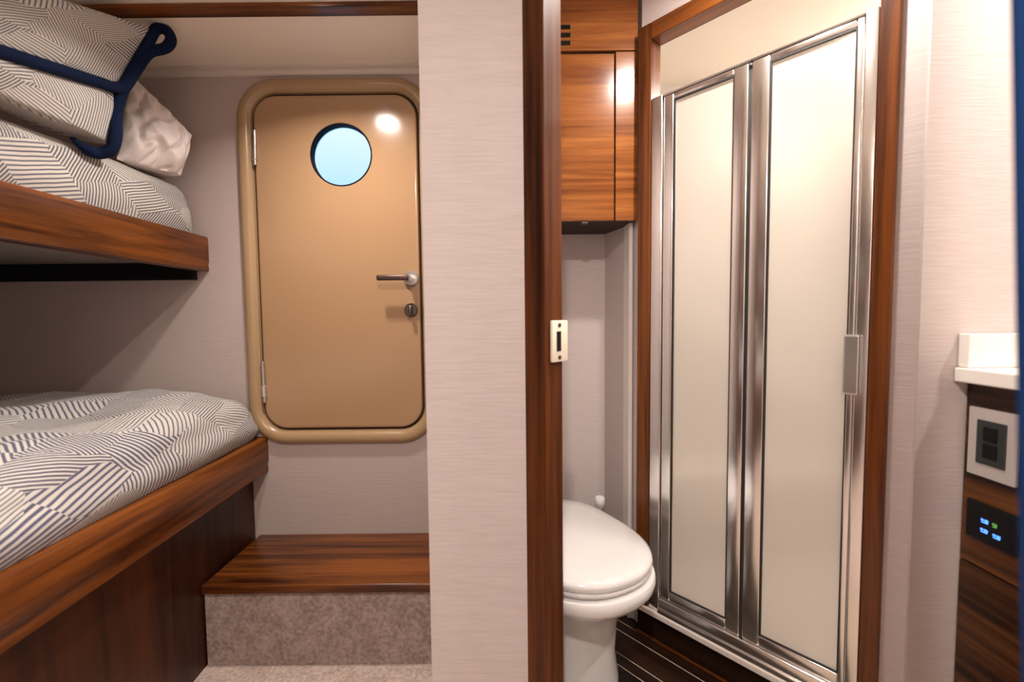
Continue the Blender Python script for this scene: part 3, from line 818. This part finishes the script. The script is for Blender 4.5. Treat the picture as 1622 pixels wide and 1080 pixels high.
# ================================================================== VANITY
va = empty('vanity_cabinet', ((XV + XR) / 2, YV - .45, 0)); tag(va, 'dark walnut vanity cabinet at the right edge under the white counter', 'vanity')
zk = atY(1519, 583, YV - .02).z; zk0 = atY(1519, 606, YV - .02).z
VY0 = 0.14
pz = 0.05
box('carcass', ((XV + .02 + XR) / 2, (VY0 + YV) / 2 - .001, (pz + zk0) / 2), (XR - XV - .024, YV - VY0 - .004, zk0 - pz - .002), 'panel_wood', va)
box('plinth', ((XV + .05 + XR) / 2, (VY0 + YV) / 2, pz / 2 + .0005), (XR - XV - .056, YV - VY0 - .01, pz - .002), 'plank_wood', va)
# front: a stile beside the wall, top rail, and a door below, all on the side that faces the toilet
zdv = atX(1560, 905, XV).z
box('top_rail', (XV + .010, (VY0 + YV) / 2 - .001, (zdv + .003 + zk0 - .002) / 2), (.019, YV - VY0 - .004, zk0 - .005 - zdv), 'vanity_wood', va, bevel=.001)
box('vanity_door', (XV + .009, (VY0 + YV) / 2 - .001, (pz + zdv) / 2), (.019, YV - VY0 - .004, zdv - pz), 'vanity_wood', va, bevel=.002)
ct = empty('countertop', ((XV + XR) / 2, YV - .4, zk0)); tag(ct, 'white stone counter with upstand on the vanity', 'countertop')
XC = atY(1516, 595, YV - .01).x
box('slab', ((XC + XR) / 2, (VY0 - .01 + YV) / 2 - .0005, (zk + zk0) / 2), (XR - XC - .002, YV - VY0 + .008, zk - zk0), 'counter_stone', ct, bevel=.003)
zbs = atY(1522, 529, YV - .01).z
xb0 = atY(1522, 560, YV).x
tb = XC + .006
box('backsplash', ((tb + XR) / 2, YV - .0125, (zk + zbs) / 2 + .0005), (XR - tb - .004, .023, zbs - zk), 'counter_stone', ct, bevel=.002)
# outlet
def onface(px, py): return atX(px, py, XV)
def face_box(name, a, b_, t, mat, parent, x_off=0.0, bevel=.002):
    y0, y1 = min(a.y, b_.y), max(a.y, b_.y); z0, z1 = min(a.z, b_.z), max(a.z, b_.z)
    return box(name, (XV - x_off - t / 2, (y0 + y1) / 2, (z0 + z1) / 2), (t, y1 - y0, z1 - z0), mat, parent, bevel=bevel)
p0 = onface(1542, 642); p1 = onface(1614, 773)
ou = empty('wall_outlet', (XV, (p0.y + p1.y) / 2, p1.z)); tag(ou, 'brushed square outlet plate with black insert on the vanity', 'outlet')
face_box('plate', p0, p1, .008, 'nickel_plate', ou, .001)
face_box('insert', onface(1556, 663), onface(1600, 746), .004, 'outlet_grey', ou, .0075)
a = onface(1562, 672); b_ = onface(1594, 734)
for k in range(2):
    zz = a.z + (b_.z - a.z) * (.25 + .5 * k)
    box('socket', (XV - .0125, (a.y + b_.y) / 2, zz), (.002, .026, .028), 'black_plastic', ou, bevel=.0008)
# touch panel
p0 = onface(1537, 787); p1 = onface(1616, 884)
tp = empty('touch_panel', (XV, (p0.y + p1.y) / 2, p1.z)); tag(tp, 'black touch panel with glowing blue icons below the outlet', 'control panel')
face_box('panel_body', p0, p1, .007, 'black_plastic', tp, .001)
for (px, py, mt, wd) in ((1566, 825, 'led_blue', 1), (1565, 840, 'led_blue', 1), (1585, 850, 'led_blue', 1), (1582, 832, 'led_green', .6)):
    c = onface(px, py); hw = .0075 * wd; hh = .0042
    bm = bmesh.new()
    for (dy, dz, sy, sz) in ((-hw * .5, 0, hw * .9, hh * 1.5), (hw * .55, hh * .2, hw * .7, hh), (0, -hh * .9, hw * 1.6, hh * .5)):
        add_box(bm, (0, dy, dz), (.0012, sy, sz))
    link('icon', bm, mt, tp, Matrix.Translation((XV - .0082, c.y, c.z)))

# ================================================================== CURTAIN close to the camera on the right
cu_y = 0.30
cA, cB = atY(1600, 120, cu_y), atY(1616, 900, cu_y)
cxl = cA.x
cn = empty('curtain', (cxl + .04, cu_y, 0.02)); tag(cn, 'navy blue curtain hanging at the right edge close to the viewer', 'curtain')
bm = bmesh.new()
nx, nz = 60, 24
for sgn in (0,):
    front = []; back_ = []
    for j in range(nz + 1):
        z = 0.015 + (CEIL - .05) * j / nz
        rf, rb = [], []
        for i in range(nx + 1):
            t = i / nx; amp = 0.012 + .006 * (1 - j / nz)
            x = cA.x + (cB.x - cA.x) * max(-.6, min(1.6, (cA.z - z) / (cA.z - cB.z))) + .075 * t + .002 * noise.noise(Vector((0, 3, z * 2))); y = cu_y - .01 * t + amp * min(1, t * 5) * math.sin(t * 22)
            rf.append(bm.verts.new((x, y, z))); rb.append(bm.verts.new((x, y - .003, z)))
        front.append(rf); back_.append(rb)
    for g in (front, back_):
        for j in range(nz):
            for i in range(nx): bm.faces.new((g[j][i], g[j][i + 1], g[j + 1][i + 1], g[j + 1][i]))
    for j in range(nz):
        for i in (0, nx): bm.faces.new((front[j][i], front[j + 1][i], back_[j + 1][i], back_[j][i]))
    for i in range(nx):
        for j in (0, nz): bm.faces.new((front[j][i], back_[j][i], back_[j][i + 1], front[j][i + 1]))
link('cloth', bm, 'navy_curtain', cn, smooth=60)
box('curtain_track', (cxl + .045, cu_y - .008, CEIL - .018), (.13, .03, .034), 'ring_white', cn, bevel=.003)

# ================================================================== DOWNLIGHTS
for (x, y), lvl, watts, colr, lab in LAMPS:
    cz = LOWC if lvl == 'low' else CEIL
    dl = empty('downlight', (x, y, cz)); tag(dl, lab, 'downlight')
    bm = loft([[(r * math.cos(2 * math.pi * k / 28), r * math.sin(2 * math.pi * k / 28), z) for k in range(28)] for r, z in ((.052, 0), (.052, -.004), (.040, -.008), (.034, -.006), (.034, -.001), (.052, 0))], True, False, False)
    link('ring', bm, 'satin_steel', dl, Matrix.Translation((x, y, cz)))
    bm = loft([[(r * math.cos(2 * math.pi * k / 28), r * math.sin(2 * math.pi * k / 28), z) for k in range(28)] for r, z in ((.033, -.001), (.032, -.006), (.027, -.012), (.018, -.016), (.006, -.018))])
    link('lens', bm, 'lamp_lens', dl, Matrix.Translation((x, y, cz)))
    ld = bpy.data.lights.new('downlight_lamp', 'AREA'); ld.shape = 'DISK'; ld.size = 0.075; ld.energy = watts; ld.color = colr
    if lvl == 'low': ld.spread = R(145)
    lo = bpy.data.objects.new('downlight_lamp', ld); COL.objects.link(lo)
    lo.location = (x, y, cz - .020)
